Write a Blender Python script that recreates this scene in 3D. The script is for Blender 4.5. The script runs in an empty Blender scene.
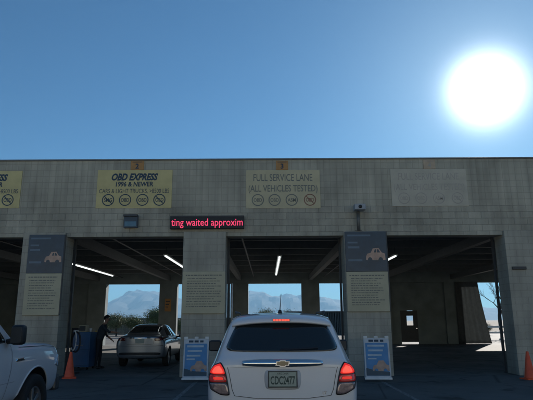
import bpy, bmesh, math, random
from mathutils import Vector, Matrix, noise
from mathutils.bvhtree import BVHTree
R = math.radians
S = bpy.context.scene
COL = S.collection
rnd = random.Random(7)

# ------------------------------------------------------------------ camera numbers
F, PITCH, ROLL, CAMZ = 523.0, R(13.03), R(0.3), 1.55
D = 15.8            # facade plane
BAY = 4.86
DB = 36.5           # rear wall plane
def on_plane(px, py, Y):
    a, b = (px-266.5)/F, (200-py)/F
    ca, sa = math.cos(-ROLL), math.sin(-ROLL)
    a, b = a*ca-b*sa, a*sa+b*ca
    up = b*math.cos(PITCH)+math.sin(PITCH); fw = math.cos(PITCH)-b*math.sin(PITCH)
    return Vector((a/fw*Y, Y, CAMZ+up/fw*Y))

# ------------------------------------------------------------------ materials
MATS = {}
def mat(name, col, rough=.7, metal=0, var=.12, scale=6, bump=0, bscale=40, emit=None, estr=0, coat=0, detail=6, spec=.5):
    if name in MATS: return MATS[name]
    m = bpy.data.materials.new(name); m.use_nodes = True
    N, L = m.node_tree.nodes, m.node_tree.links
    p = N['Principled BSDF']
    tc = N.new('ShaderNodeTexCoord')
    nz = N.new('ShaderNodeTexNoise'); nz.inputs['Scale'].default_value = scale; nz.inputs['Detail'].default_value = detail
    L.new(tc.outputs['Object'], nz.inputs['Vector'])
    mr = N.new('ShaderNodeMapRange'); mr.inputs['From Min'].default_value=.3; mr.inputs['From Max'].default_value=.7
    mr.inputs['To Min'].default_value = 1-var; mr.inputs['To Max'].default_value = 1+var
    L.new(nz.outputs['Fac'], mr.inputs['Value'])
    mx = N.new('ShaderNodeVectorMath'); mx.operation = 'SCALE'; mx.inputs[0].default_value = col
    L.new(mr.outputs['Result'], mx.inputs['Scale'])
    L.new(mx.outputs[0], p.inputs['Base Color'])
    p.inputs['Roughness'].default_value = rough; p.inputs['Metallic'].default_value = metal
    p.inputs['Coat Weight'].default_value = coat; p.inputs['Coat Roughness'].default_value = .06
    p.inputs['Specular IOR Level'].default_value = spec
    if bump:
        n2 = N.new('ShaderNodeTexNoise'); n2.inputs['Scale'].default_value = bscale; n2.inputs['Detail'].default_value = 8
        L.new(tc.outputs['Object'], n2.inputs['Vector'])
        b = N.new('ShaderNodeBump'); b.inputs['Strength'].default_value = bump; b.inputs['Distance'].default_value = .02
        L.new(n2.outputs['Fac'], b.inputs['Height']); L.new(b.outputs['Normal'], p.inputs['Normal'])
    if emit:
        p.inputs['Emission Color'].default_value = (*emit, 1); p.inputs['Emission Strength'].default_value = estr
    MATS[name] = m
    return m

def block_mat(name, c1, c2, mortar, bw, bh, offset, mort=.012, bumps=.6, soil=.25):
    """masonry: brick texture over (x+y, z) in metres"""
    m = bpy.data.materials.new(name); m.use_nodes = True
    N, L = m.node_tree.nodes, m.node_tree.links
    p = N['Principled BSDF']; p.inputs['Roughness'].default_value = .92; p.inputs['Specular IOR Level'].default_value = .2
    tc = N.new('ShaderNodeTexCoord'); sx = N.new('ShaderNodeSeparateXYZ'); L.new(tc.outputs['Object'], sx.inputs[0])
    ad = N.new('ShaderNodeMath'); ad.operation = 'ADD'; L.new(sx.outputs['X'], ad.inputs[0]); L.new(sx.outputs['Y'], ad.inputs[1])
    cb = N.new('ShaderNodeCombineXYZ'); L.new(ad.outputs[0], cb.inputs['X']); L.new(sx.outputs['Z'], cb.inputs['Y'])
    br = N.new('ShaderNodeTexBrick'); br.offset = offset; br.squash = 1
    br.inputs['Scale'].default_value = 1; br.inputs['Brick Width'].default_value = bw; br.inputs['Row Height'].default_value = bh
    br.inputs['Mortar Size'].default_value = mort; br.inputs['Mortar Smooth'].default_value = .3
    br.inputs['Color1'].default_value = (*c1,1); br.inputs['Color2'].default_value = (*c2,1); br.inputs['Mortar'].default_value = (*mortar,1)
    L.new(cb.outputs[0], br.inputs['Vector'])
    n1 = N.new('ShaderNodeTexNoise'); n1.inputs['Scale'].default_value = .7; n1.inputs['Detail'].default_value = 8; L.new(tc.outputs['Object'], n1.inputs['Vector'])
    mr = N.new('ShaderNodeMapRange'); mr.inputs['From Min'].default_value=.3; mr.inputs['From Max'].default_value=.72
    mr.inputs['To Min'].default_value=1-soil; mr.inputs['To Max'].default_value=1+soil*.5; L.new(n1.outputs['Fac'], mr.inputs['Value'])
    mp = N.new('ShaderNodeMapping'); mp.inputs['Scale'].default_value = (3.5,3.5,.25); L.new(tc.outputs['Object'], mp.inputs['Vector'])
    n3 = N.new('ShaderNodeTexNoise'); n3.inputs['Scale'].default_value = 1.3; n3.inputs['Detail'].default_value = 5; L.new(mp.outputs[0], n3.inputs['Vector'])
    m3 = N.new('ShaderNodeMapRange'); m3.inputs['From Min'].default_value=.35; m3.inputs['From Max'].default_value=.7
    m3.inputs['To Min'].default_value=.80; m3.inputs['To Max'].default_value=1.05; L.new(n3.outputs['Fac'], m3.inputs['Value'])
    mm = N.new('ShaderNodeMath'); mm.operation='MULTIPLY'; L.new(mr.outputs[0], mm.inputs[0]); L.new(m3.outputs[0], mm.inputs[1])
    vs = N.new('ShaderNodeVectorMath'); vs.operation='SCALE'; L.new(br.outputs['Color'], vs.inputs[0]); L.new(mm.outputs[0], vs.inputs['Scale'])
    L.new(vs.outputs[0], p.inputs['Base Color'])
    n2 = N.new('ShaderNodeTexNoise'); n2.inputs['Scale'].default_value = 28; n2.inputs['Detail'].default_value = 8; L.new(tc.outputs['Object'], n2.inputs['Vector'])
    h = N.new('ShaderNodeMath'); h.operation='MULTIPLY_ADD'; L.new(n2.outputs['Fac'], h.inputs[0]); h.inputs[1].default_value=.6
    inv = N.new('ShaderNodeMath'); inv.operation='SUBTRACT'; inv.inputs[0].default_value=1; L.new(br.outputs['Fac'], inv.inputs[1])
    L.new(inv.outputs[0], h.inputs[2])
    b = N.new('ShaderNodeBump'); b.inputs['Strength'].default_value=bumps; b.inputs['Distance'].default_value=.02
    L.new(h.outputs[0], b.inputs['Height']); L.new(b.outputs['Normal'], p.inputs['Normal'])
    return m

M_score = block_mat('scored_block', (.50,.465,.375), (.46,.43,.345), (.385,.36,.29), .2, .2, 0, .009, .4)
M_split = block_mat('split_face_block', (.51,.475,.385), (.44,.41,.33), (.38,.355,.29), .4, .2, .5, .008, 1.0, .35)
M_pil = block_mat('pillar_block', (.49,.465,.39), (.455,.43,.36), (.385,.365,.305), .4, .2, .5, .008, .5)
M_fence = block_mat('tan_block', (.34,.27,.20), (.29,.23,.17), (.2,.16,.12), .4, .2, .5, .01, .4)
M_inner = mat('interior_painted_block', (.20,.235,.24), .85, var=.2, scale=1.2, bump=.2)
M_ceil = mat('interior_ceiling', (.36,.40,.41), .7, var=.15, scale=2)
M_beam = mat('steel_beam', (.16,.17,.17), .6, var=.1)
M_coping = mat('coping_metal', (.16,.155,.14), .5, metal=.4)
M_white = mat('white_paint_metal', (.72,.73,.72), .45)
M_dkmetal = mat('dark_painted_metal', (.035,.04,.045), .5)
M_black = mat('black_plastic', (.014,.014,.016), .55, var=.2)
M_rubber = mat('tyre_rubber', (.018,.018,.019), .85, bump=.2, bscale=60)
M_chrome = mat('chrome', (.72,.73,.75), .12, metal=1, var=.03)
M_alloy = mat('alloy_wheel', (.38,.39,.41), .35, metal=.8, var=.08)
M_glass = mat('tinted_glass', (.012,.016,.018), .04, var=.05, coat=.6)
M_carwhite = mat('white_car_paint', (.66,.68,.72), .38, var=.03, scale=1.5, coat=1)
M_truckwhite = mat('white_truck_paint', (.62,.64,.68), .35, var=.05, scale=1.5, coat=1)
M_silver = mat('silver_car_paint', (.26,.29,.33), .3, metal=.55, var=.03, coat=1)
M_redlit = mat('lit_red_lens', (.45,.02,.015), .2, emit=(1,.035,.025), estr=.40)
M_redhot = mat('lit_bulb', (.8,.05,.02), .2, emit=(1,.07,.05), estr=1.0)
M_reddim = mat('red_lens', (.18,.012,.014), .12, emit=(1,.04,.03), estr=.06, coat=1)
M_redoff = mat('unlit_red_lens', (.10,.01,.01), .1, coat=1)
M_clear = mat('clear_lens', (.26,.20,.20), .12, metal=.4, coat=1, var=.25, scale=30)
M_head = mat('headlamp_lens', (.55,.58,.6), .08, metal=.5, coat=1, var=.3, scale=20)
M_blue = mat('blue_sign_face', (.022,.048,.08), .35, var=.25, scale=5)
M_bluebright = mat('blue_poster', (.07,.25,.50), .4, var=.15, scale=4)
M_cream = mat('cream_sign_face', (.44,.41,.29), .5, var=.08, scale=3)
M_yellow = mat('faded_yellow_sign', (.58,.49,.23), .6, var=.10, scale=2.5)
M_yellow2 = mat('glare_paled_sign', (.52,.455,.29), .6, var=.10, scale=2.5)  # sign yellow shifted towards the wall, glare painted into the colour
M_ghost = mat('glare_washed_sign', (.485,.445,.355), .6, var=.10, scale=2.5)  # close to wall colour: sun glare over the sign, painted in
M_ink = mat('navy_lettering', (.012,.04,.075), .5)
M_inkgrey = mat('grey_print_glare_ink', (.17,.175,.155), .6)  # grey board print; on the lane sign, ink lightened for glare
M_inkghost = mat('glare_washed_lettering', (.40,.36,.31), .6)  # ink nearly lost in glare, painted as a pale tone
M_orange = mat('orange_plate', (.42,.21,.06), .5)
M_cone = mat('orange_cone_plastic', (.75,.10,.035), .5, var=.15, scale=5)
M_tan = mat('tan_picture', (.50,.33,.25), .5, var=.2, scale=8)
M_lettpale = mat('pale_lettering', (.45,.55,.62), .5)
M_bluecab = mat('blue_cabinet_paint', (.02,.10,.24), .4, var=.15, scale=3)
M_yelpost = mat('yellow_post_paint', (.60,.42,.05), .5)
M_ledred = mat('led_letters', (.6,.02,.05), .4, emit=(1,.06,.16), estr=.75)
M_tube = mat('fluorescent_tube', (.9,.9,.9), .4, emit=(.92,1,.98), estr=1.5)
M_leaf = mat('tree_leaves', (.12,.15,.05), .7, var=.45, scale=1.2)
M_leaf2 = mat('pale_leaves', (.17,.175,.07), .7, var=.4, scale=1.2)
M_bark = mat('bark', (.10,.075,.055), .9, bump=.5)
M_plate = mat('licence_plate_face', (.30,.36,.33), .4, var=.1, scale=30)
M_gold = mat('gold_emblem', (.20,.18,.14), .3, metal=.8)

# ------------------------------------------------------------------ object helpers
def obj(name, bm, m, parent=None, smooth=False, loc=None):
    me = bpy.data.meshes.new(name)
    if isinstance(bm, bpy.types.Mesh): me = bm; me.name = name
    else:
        bmesh.ops.recalc_face_normals(bm, faces=bm.faces[:]); bm.to_mesh(me); bm.free()
    if m is not None and not len(me.materials):
        for k in (m if isinstance(m, (list, tuple)) else [m]): me.materials.append(k)
    if smooth:
        for f in me.polygons: f.use_smooth = True
    o = bpy.data.objects.new(name, me); COL.objects.link(o)
    if parent is not None: o.parent = parent
    if loc is not None: o.location = loc
    return o
def tag(o, label, cat=None, group=None, kind=None):
    if label: o['label'] = label
    if cat: o['category'] = cat
    if group: o['group'] = group
    if kind: o['kind'] = kind
    return o
def thing(name, label, cat, loc=(0,0,0), rotz=0, group=None):
    o = bpy.data.objects.new(name, None); COL.objects.link(o); o.location = loc; o.rotation_euler.z = rotz
    o.empty_display_size = .2
    return tag(o, label, cat, group)
def box(bm, x0, x1, y0, y1, z0, z1, bev=0, mi=0):
    r = bmesh.ops.create_cube(bm, size=1)
    vs = r['verts']
    for v in vs: v.co = Vector(((x0+x1)/2+v.co.x*(x1-x0), (y0+y1)/2+v.co.y*(y1-y0), (z0+z1)/2+v.co.z*(z1-z0)))
    fs = {f for v in vs for f in v.link_faces}
    for f in fs: f.material_index = mi
    if bev:
        es = list({e for v in vs for e in v.link_edges})
        bmesh.ops.bevel(bm, geom=es, offset=bev, segments=2, affect='EDGES', profile=.5)
    return vs
def tube(bm, pts, rad, n=8, cap=True):
    pts = [Vector(p) for p in pts]; rads = rad if isinstance(rad, (list,tuple)) else [rad]*len(pts)
    rings = []
    for i, p in enumerate(pts):
        t = (pts[min(i+1,len(pts)-1)]-pts[max(i-1,0)]).normalized()
        a = t.cross(Vector((0,0,1)));
        if a.length < .05: a = t.cross(Vector((0,1,0)))
        a.normalize(); b = t.cross(a).normalized()
        rings.append([bm.verts.new(p+(a*math.cos(2*math.pi*k/n)+b*math.sin(2*math.pi*k/n))*rads[i]) for k in range(n)])
    for r0, r1 in zip(rings, rings[1:]):
        for k in range(n): bm.faces.new((r0[k], r0[(k+1)%n], r1[(k+1)%n], r1[k]))
    if cap: bm.faces.new(rings[0]); bm.faces.new(rings[-1])
def lathe(bm, prof, n=24, axis='z', c=(0,0,0)):
    c = Vector(c); rings = []
    for r, h in prof:
        ring = []
        for k in range(n):
            a = 2*math.pi*k/n; p, q = r*math.cos(a), r*math.sin(a)
            v = (p,q,h) if axis=='z' else ((h,p,q) if axis=='x' else (p,h,q))
            ring.append(bm.verts.new(c+Vector(v)))
        rings.append(ring)
    for r0, r1 in zip(rings, rings[1:]):
        for k in range(n): bm.faces.new((r0[k], r0[(k+1)%n], r1[(k+1)%n], r1[k]))
    bm.faces.new(rings[0]); bm.faces.new(rings[-1])
def prism(bm, poly, y0, y1):
    """polygon in (x,z) extruded along y"""
    a = [bm.verts.new((x,y0,z)) for x,z in poly]; b = [bm.verts.new((x,y1,z)) for x,z in poly]
    n = len(poly); bm.faces.new(a); bm.faces.new(b[::-1])
    for i in range(n): bm.faces.new((a[i], a[(i+1)%n], b[(i+1)%n], b[i]))
def bx(name, dims, m, parent=None, bev=0):
    bm = bmesh.new(); box(bm, *dims, bev=bev); return obj(name, bm, m, parent)
def evaluated(o):
    bpy.context.view_layer.update()
    dg = bpy.context.evaluated_depsgraph_get()
    return bpy.data.meshes.new_from_object(o.evaluated_get(dg))
def text_bm(txt, x, z, y, width=None, height=.2, shear=0, bold=0, ext=.003, bm=None, align='CENTER', space=1):
    """letters standing in the xz plane, facing -y"""
    cu = bpy.data.curves.new('t', 'FONT'); cu.body = txt; cu.size = 1; cu.shear = shear; cu.offset = bold; cu.extrude = .0
    cu.space_character = space; cu.resolution_u = 3
    o = bpy.data.objects.new('t', cu); COL.objects.link(o)
    me = evaluated(o); bpy.data.objects.remove(o); bpy.data.curves.remove(cu)
    xs = [v.co.x for v in me.vertices]; ys = [v.co.y for v in me.vertices]
    x0, x1, y0, y1 = min(xs), max(xs), min(0, min(ys)), max(ys)
    sc = height/.7; sx = sc if width is None else width/(x1-x0)
    bm = bm or bmesh.new(); t = bmesh.new(); t.from_mesh(me)
    base = {v: bm.verts.new((x+(v.co.x-(x0+x1)/2)*sx, y, z+v.co.y*sc-height/2)) for v in t.verts}
    for f in t.faces:
        try: nf = bm.faces.new([base[v] for v in f.verts])
        except ValueError: pass
    t.free(); bpy.data.meshes.remove(me)
    return bm

# ------------------------------------------------------------------ world, sun, camera
SUN_EL, SUN_AZ = R(22.8), R(24.4)
sdir = Vector((math.sin(SUN_AZ)*math.cos(SUN_EL), math.cos(SUN_AZ)*math.cos(SUN_EL), math.sin(SUN_EL)))
W = bpy.data.worlds.new('World'); S.world = W; W.use_nodes = True
N, L = W.node_tree.nodes, W.node_tree.links
bg = N['Background']
sky = N.new('ShaderNodeTexSky'); sky.sky_type = 'NISHITA'; sky.sun_disc = False
sky.sun_elevation = SUN_EL; sky.sun_rotation = SUN_AZ; sky.altitude = 700; sky.air_density = 1.0; sky.dust_density = .25; sky.ozone_density = 3.5
bg.inputs['Strength'].default_value = .050
# solar aureole: the bright sky right round the sun
tc = N.new('ShaderNodeTexCoord'); nrm = N.new('ShaderNodeVectorMath'); nrm.operation = 'NORMALIZE'; L.new(tc.outputs['Generated'], nrm.inputs[0])
dt = N.new('ShaderNodeVectorMath'); dt.operation = 'DOT_PRODUCT'; L.new(nrm.outputs[0], dt.inputs[0]); dt.inputs[1].default_value = sdir
ac = N.new('ShaderNodeMath'); ac.operation = 'ARCCOSINE'; L.new(dt.outputs['Value'], ac.inputs[0])
def lobe(width, amp, power=2):
    d = N.new('ShaderNodeMath'); d.operation='DIVIDE'; L.new(ac.outputs[0], d.inputs[0]); d.inputs[1].default_value = R(width)
    q = N.new('ShaderNodeMath'); q.operation='POWER'; L.new(d.outputs[0], q.inputs[0]); q.inputs[1].default_value = power
    n_ = N.new('ShaderNodeMath'); n_.operation='MULTIPLY'; L.new(q.outputs[0], n_.inputs[0]); n_.inputs[1].default_value=-1
    e = N.new('ShaderNodeMath'); e.operation='EXPONENT'; L.new(n_.outputs[0], e.inputs[0])
    g = N.new('ShaderNodeMath'); g.operation='MULTIPLY'; L.new(e.outputs[0], g.inputs[0]); g.inputs[1].default_value=amp
    return g
l1, l2 = lobe(2.6, 70), lobe(6.0, 8.0, .95)
sm = N.new('ShaderNodeMath'); sm.operation='ADD'; L.new(l1.outputs[0], sm.inputs[0]); L.new(l2.outputs[0], sm.inputs[1])
vc = N.new('ShaderNodeVectorMath'); vc.operation='SCALE'; vc.inputs[0].default_value=(.92,1,1.0); L.new(sm.outputs[0], vc.inputs['Scale'])
va = N.new('ShaderNodeVectorMath'); va.operation='ADD'; tn = N.new('ShaderNodeVectorMath'); tn.operation='MULTIPLY'; tn.inputs[1].default_value=(.42,.90,1.14); L.new(sky.outputs[0], tn.inputs[0])
L.new(tn.outputs[0], va.inputs[0]); L.new(vc.outputs[0], va.inputs[1])
L.new(va.outputs[0], bg.inputs['Color'])
sl = bpy.data.lights.new('sun', 'SUN'); sl.energy = 5.0; sl.angle = R(.53); sl.color = (1,.94,.86)
so = bpy.data.objects.new('sun', sl); COL.objects.link(so); so.rotation_euler = sdir.to_track_quat('Z','Y').to_euler()
cd = bpy.data.cameras.new('camera'); cam = bpy.data.objects.new('camera', cd); COL.objects.link(cam); S.camera = cam
cd.sensor_width = 36; cd.lens = 36*F/533; cd.clip_end = 30000; cd.clip_start = .05
cam.matrix_world = Matrix.Translation((0,0,CAMZ)) @ Matrix.Rotation(R(90)+PITCH, 4, 'X') @ Matrix.Rotation(-ROLL, 4, 'Z')
S.view_settings.view_transform = 'Standard'; S.view_settings.look = 'None'; S.view_settings.gamma = 1
S.view_settings.exposure = 0.5
S.view_settings.use_curve_mapping = False

# ------------------------------------------------------------------ setting: ground, road, hills
def asphalt(name, c, tint=0):
    m = bpy.data.materials.new(name); m.use_nodes=True; N,L=m.node_tree.nodes,m.node_tree.links; p=N['Principled BSDF']
    tc=N.new('ShaderNodeTexCoord')
    a=N.new('ShaderNodeTexNoise'); a.inputs['Scale'].default_value=.35; a.inputs['Detail'].default_value=9; a.inputs['Roughness'].default_value=.65; L.new(tc.outputs['Object'],a.inputs['Vector'])
    b=N.new('ShaderNodeTexNoise'); b.inputs['Scale'].default_value=70; b.inputs['Detail'].default_value=4; L.new(tc.outputs['Object'],b.inputs['Vector'])
    v=N.new('ShaderNodeTexVoronoi'); v.feature='DISTANCE_TO_EDGE'; v.inputs['Scale'].default_value=.33; L.new(tc.outputs['Object'],v.inputs['Vector'])
    cr=N.new('ShaderNodeMapRange'); cr.inputs['From Max'].default_value=.012; cr.inputs['To Min'].default_value=.45; L.new(v.outputs['Distance'],cr.inputs['Value'])
    r1=N.new('ShaderNodeMapRange'); r1.inputs['From Min'].default_value=.3; r1.inputs['From Max'].default_value=.7; r1.inputs['To Min'].default_value=.6; r1.inputs['To Max'].default_value=1.35; L.new(a.outputs['Fac'],r1.inputs['Value'])
    r2=N.new('ShaderNodeMapRange'); r2.inputs['From Min'].default_value=.3; r2.inputs['From Max'].default_value=.7; r2.inputs['To Min'].default_value=.7; r2.inputs['To Max'].default_value=1.3; L.new(b.outputs['Fac'],r2.inputs['Value'])
    m1=N.new('ShaderNodeMath'); m1.operation='MULTIPLY'; L.new(r1.outputs[0],m1.inputs[0]); L.new(r2.outputs[0],m1.inputs[1])
    m2=N.new('ShaderNodeMath'); m2.operation='MULTIPLY'; L.new(m1.outputs[0],m2.inputs[0]); L.new(cr.outputs[0],m2.inputs[1])
    o_=N.new('ShaderNodeTexNoise'); o_.inputs['Scale'].default_value=1.3; o_.inputs['Detail'].default_value=3; o_.inputs['Distortion'].default_value=.6; L.new(tc.outputs['Object'],o_.inputs['Vector'])
    or_=N.new('ShaderNodeMapRange'); or_.inputs['From Min'].default_value=.60; or_.inputs['From Max'].default_value=.68; or_.inputs['To Min'].default_value=1; or_.inputs['To Max'].default_value=.5; L.new(o_.outputs['Fac'],or_.inputs['Value'])
    m4=N.new('ShaderNodeMath'); m4.operation='MULTIPLY'; L.new(m2.outputs[0],m4.inputs[0]); L.new(or_.outputs[0],m4.inputs[1])
    s=N.new('ShaderNodeVectorMath'); s.operation='SCALE'; s.inputs[0].default_value=c; L.new(m4.outputs[0],s.inputs['Scale']); L.new(s.outputs[0],p.inputs['Base Color'])
    p.inputs['Roughness'].default_value=.8; p.inputs['Specular IOR Level'].default_value=.3
    bu=N.new('ShaderNodeBump'); bu.inputs['Strength'].default_value=.5; bu.inputs['Distance'].default_value=.01; L.new(b.outputs['Fac'],bu.inputs['Height']); L.new(bu.outputs['Normal'],p.inputs['Normal'])
    return m
def sheet(name, x0,x1,y0,y1,z,m,label=None):
    bm=bmesh.new(); vs=[bm.verts.new(p) for p in ((x0,y0,z),(x1,y0,z),(x1,y1,z),(x0,y1,z))]; bm.faces.new(vs)
    o=obj(name,bm,m); return tag(o,label,kind='structure')
M_dirt = mat('desert_dirt', (.30,.24,.17), .95, var=.25, scale=.05, bump=.3, bscale=3)
sheet('ground',-9500,9500,-2500,9500,-.012,M_dirt,'pale desert ground running out to the hills')
sheet('bounce_ground',-60,60,-70,-1.5,-.004,asphalt('bounce_concrete',(.50,.45,.38)),'pale concrete ground added unseen behind the camera to bounce sunlight')  # pale ground added out of view to bounce warm sun forward
sheet('road',-40,40,-1.5,D+.2,0,asphalt('asphalt',(.125,.125,.12)),'dark worn asphalt apron in front of the station')
sheet('lane_floor',-23,23,D+.2,DB+.3,-.002,asphalt('oily_concrete',(.17,.165,.155)),'oil darkened concrete floor of the test lanes')
sheet('rear_pavement',-60,60,DB+.3,66,-.004,asphalt('old_paving',(.13,.125,.115)),'sunlit pavement behind the station')
M_line = mat('worn_line_paint', (.20,.20,.19), .9, var=.6, scale=14)
PX = [-16.46+BAY*k for k in range(-1,9)]      # pillar centre lines: ... -6.74 -1.88 2.98 7.84 ...
for i, x in enumerate(PX):
    if x < -12 or x > 13: continue
    sheet('lane_line', x-.05, x+.05, 1.0, D-1.25, .004, M_line, 'worn white line painted on the asphalt between two lanes')

def ridge_mesh(y0, depth, ctrl, seed, rough):
    bm = bmesh.new(); nx, ny = 420, 26; X0, X1 = -8600, 8600
    g = []
    for j in range(ny):
        row = []
        for i in range(nx):
            x = X0+(X1-X0)*i/(nx-1); y = y0+depth*j/(ny-1)
            k = 0
            while k < len(ctrl)-2 and x > ctrl[k+1][0]: k += 1
            (xa,ha),(xb,hb) = ctrl[k], ctrl[k+1]; t = min(1,max(0,(x-xa)/(xb-xa))); t = t*t*(3-2*t)
            h = ha+(hb-ha)*t
            f = (j/(ny-1)); prof = math.sin(min(1,f/.7)*math.pi/2)**1.2 if f<.7 else math.cos((f-.7)/.3*math.pi/2)
            nz = noise.fractal(Vector((x*.0016,y*.0016,seed)),1.0,2.1,6)
            rg = 1-abs(noise.fractal(Vector((x*.0028,y*.0012,seed+9)),1.0,2.1,5))*1.6
            z = prof*h*(1+rough*nz*.5)*( .80+.2*rg) - 4
            row.append(bm.verts.new((x,y,z if prof>0.001 else -4)))
        g.append(row)
    for j in range(ny-1):
        for i in range(nx-1): bm.faces.new((g[j][i],g[j][i+1],g[j+1][i+1],g[j+1][i]))
    return bm
M_rock = mat('mountain_rock', (.10,.10,.10), .95, var=.3, scale=.004, detail=10)
def wx(px, Y): return (px-266.5)/F*Y*.99
Yh = 6600
ctrl = [(-9000,300),(wx(-150,Yh),240),(wx(40,Yh),210),(wx(100,Yh),235),(wx(112,Yh),330),(wx(125,Yh),452),(wx(138,Yh),405),(wx(150,Yh),432),(wx(168,Yh),370),(wx(182,Yh),300),
        (wx(215,Yh),360),(wx(250,Yh),440),(wx(268,Yh),432),(wx(285,Yh),395),(wx(301,Yh),350),(wx(320,Yh),330),(wx(345,Yh),285),(wx(420,Yh),200),(wx(560,Yh),150),(9000,260)]
obj_h = obj('hills', ridge_mesh(5500,2600,ctrl,3.3,.35), M_rock, smooth=False); tag(obj_h,'hazy blue mountain range on the horizon',kind='structure')

# air
bm = bmesh.new(); box(bm, -8700,8700,-1500,8400,-6,700)
M_haze = bpy.data.materials.new('air'); M_haze.use_nodes=True; n_=M_haze.node_tree.nodes; n_.remove(n_['Principled BSDF'])
pv=n_.new('ShaderNodeVolumePrincipled'); pv.inputs['Color'].default_value=(.36,.68,1,1); pv.inputs['Density'].default_value=1.5e-4; pv.inputs['Anisotropy'].default_value=.2
M_haze.node_tree.links.new(pv.outputs[0], n_['Material Output'].inputs['Volume'])
hz = obj('haze', bm, M_haze); tag(hz,'thin pale air that fades the mountains',kind='stuff')

# ------------------------------------------------------------------ the station
ZL, ZT = 4.08, 6.50          # lintel, top of facade
X0, X1 = PX[0]-.64, PX[-1]+.64
PW = .64
st = thing('inspection_station', 'long grey block vehicle inspection building with open drive-through lanes', 'building', (0,0,0))
bx('wall', (X0,X1,D,D+.3,ZL+.92,ZT), M_score, st)
bx('wall', (X0,X1,D-.004,D+.3,ZL,ZL+.92), M_split, st)
bx('coping', (X0-.03,X1+.03,D-.035,D+.35,ZT,ZT+.05), M_coping, st, .008)
bx('lintel', (X0,X1,D+.3,D+.62,ZL+.02,ZL+.5), M_beam, st)
for i, x in enumerate(PX):
    bx('pillar', (x-PW,x+PW,D-.11,D+.62,0,ZL+.12), M_pil, st, .012)
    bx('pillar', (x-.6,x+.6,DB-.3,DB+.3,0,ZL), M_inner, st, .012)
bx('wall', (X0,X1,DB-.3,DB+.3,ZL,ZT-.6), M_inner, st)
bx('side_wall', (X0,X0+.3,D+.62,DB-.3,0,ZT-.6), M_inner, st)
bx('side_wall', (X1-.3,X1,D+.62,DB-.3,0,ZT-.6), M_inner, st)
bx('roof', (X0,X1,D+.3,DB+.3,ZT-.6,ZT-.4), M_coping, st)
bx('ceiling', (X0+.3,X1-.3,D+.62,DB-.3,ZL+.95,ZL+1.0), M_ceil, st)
for k in range(9):                                            # cross beams
    y = D+2.3+k*2.3
    bx('ceiling_beam', (X0+.3,X1-.3,y-.08,y+.08,ZL+.55,ZL+.95), M_beam, st)
for x in PX[1:-1]:
    bx('ceiling_beam', (x-.12,x+.12,D+.62,DB-.3,ZL+.2,ZL+.53), M_beam, st)
bm = bmesh.new()                                               # ribbed roof deck
for k in range(int((X1-X0)/.6)):
    x = X0+.5+k*.6; box(bm, x-.05,x+.05, D+.65, DB-.35, ZL+.90, ZL+.948)
obj('roof_deck_ribs', bm, M_ceil, st)
# sprinkler and cable pipes
for x in (-9.9,-5.6,-.9,3.9,8.4,13.1):
    bm=bmesh.new(); tube(bm,[(x,D+.7,ZL+.42),(x,DB-.4,ZL+.42)],.035); obj('pipe',bm,M_dkmetal,st)
# closed rear bays (lanes seen dark in the photo)
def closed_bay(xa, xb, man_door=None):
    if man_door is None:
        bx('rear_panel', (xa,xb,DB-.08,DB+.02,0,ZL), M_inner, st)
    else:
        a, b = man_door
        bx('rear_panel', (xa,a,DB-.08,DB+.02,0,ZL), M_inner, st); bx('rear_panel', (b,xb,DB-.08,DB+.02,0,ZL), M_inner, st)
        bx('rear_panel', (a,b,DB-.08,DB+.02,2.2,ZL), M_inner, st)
        bm=bmesh.new(); w=.22; c=(a+b)/2+.06
        for d in ((a,c-w,.13,2.2),(c+w,b,.13,2.2),(c-w,c+w,.13,1.22),(c-w,c+w,1.86,2.18)): box(bm,d[0],d[1],DB-.06,DB-.01,d[2],d[3])
        dr=obj('door',bm,M_dkmetal,st)
        bx('handle',(b-.16,b-.06,DB-.11,DB-.062,1.0,1.04),M_chrome,dr)
def bayx(k): return PX[k]+.6, PX[k+1]-.6
closed_bay(*bayx(0)); closed_bay(*bayx(1))
md0 = on_plane(401,330,DB).x; md1 = on_plane(418,330,DB).x
closed_bay(*bayx(6), man_door=(md0,md1))
# door tracks beside the front openings
for i, x in enumerate(PX):
    for s in (-1,1):
        bm=bmesh.new(); box(bm, x+s*(PW+.035)-.03, x+s*(PW+.035)+.03, D+.66,D+.74,0,ZL+.3); obj('door_track',bm,M_dkmetal,st)
# rolled-up door drums behind the lintel
for k in range(len(PX)-1):
    bm=bmesh.new(); lathe(bm,[(.001,PX[k]+.75),(.24,PX[k]+.75),(.24,PX[k+1]-.75),(.001,PX[k+1]-.75)],20,'x',(0,D+1.05,ZL+.36)); obj('rolled_door',bm,M_dkmetal,st,True)
# rear opening side post on lane two: slim light slits between posts
pA=on_plane(229.5,300,DB-.4)
bx('post',(pA.x-.08,pA.x+.03,DB-.5,DB-.36,0,ZL),M_dkmetal,st)

for px_ in (228.3,232.0):                                      # white bars added for slits of bright sky beside the middle pillar
    q=on_plane(px_,300,D+1.0); bm=bmesh.new(); tube(bm,[(q.x,D+1.0,1.25),(q.x,D+1.0,2.72)],.028,8); obj('pale_slit_bar',bm,M_white,st,True)
    bm=bmesh.new(); box(bm,q.x-.05,q.x+.05,D+.97,D+1.03,1.15,1.2495); obj('slit_bar_foot',bm,M_coping,st)  # foot under the added bar
q=on_plane(168,305,DB-.3)
osg=thing('warning_sign','small orange notice on the rear pillar beyond the silver sedan','sign',(q.x,DB-.302,q.z-.42),0)
bx('plate',(-.21,.21,-.02,0,0,.84),M_orange,osg,.004)
bm=bmesh.new(); text_rows_=[box(bm,-.15,.12-.05*k,-.0235,-.0205,.62-.18*k,.68-.18*k) for k in range(3)]; obj('print',bm,M_ink,osg)
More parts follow.
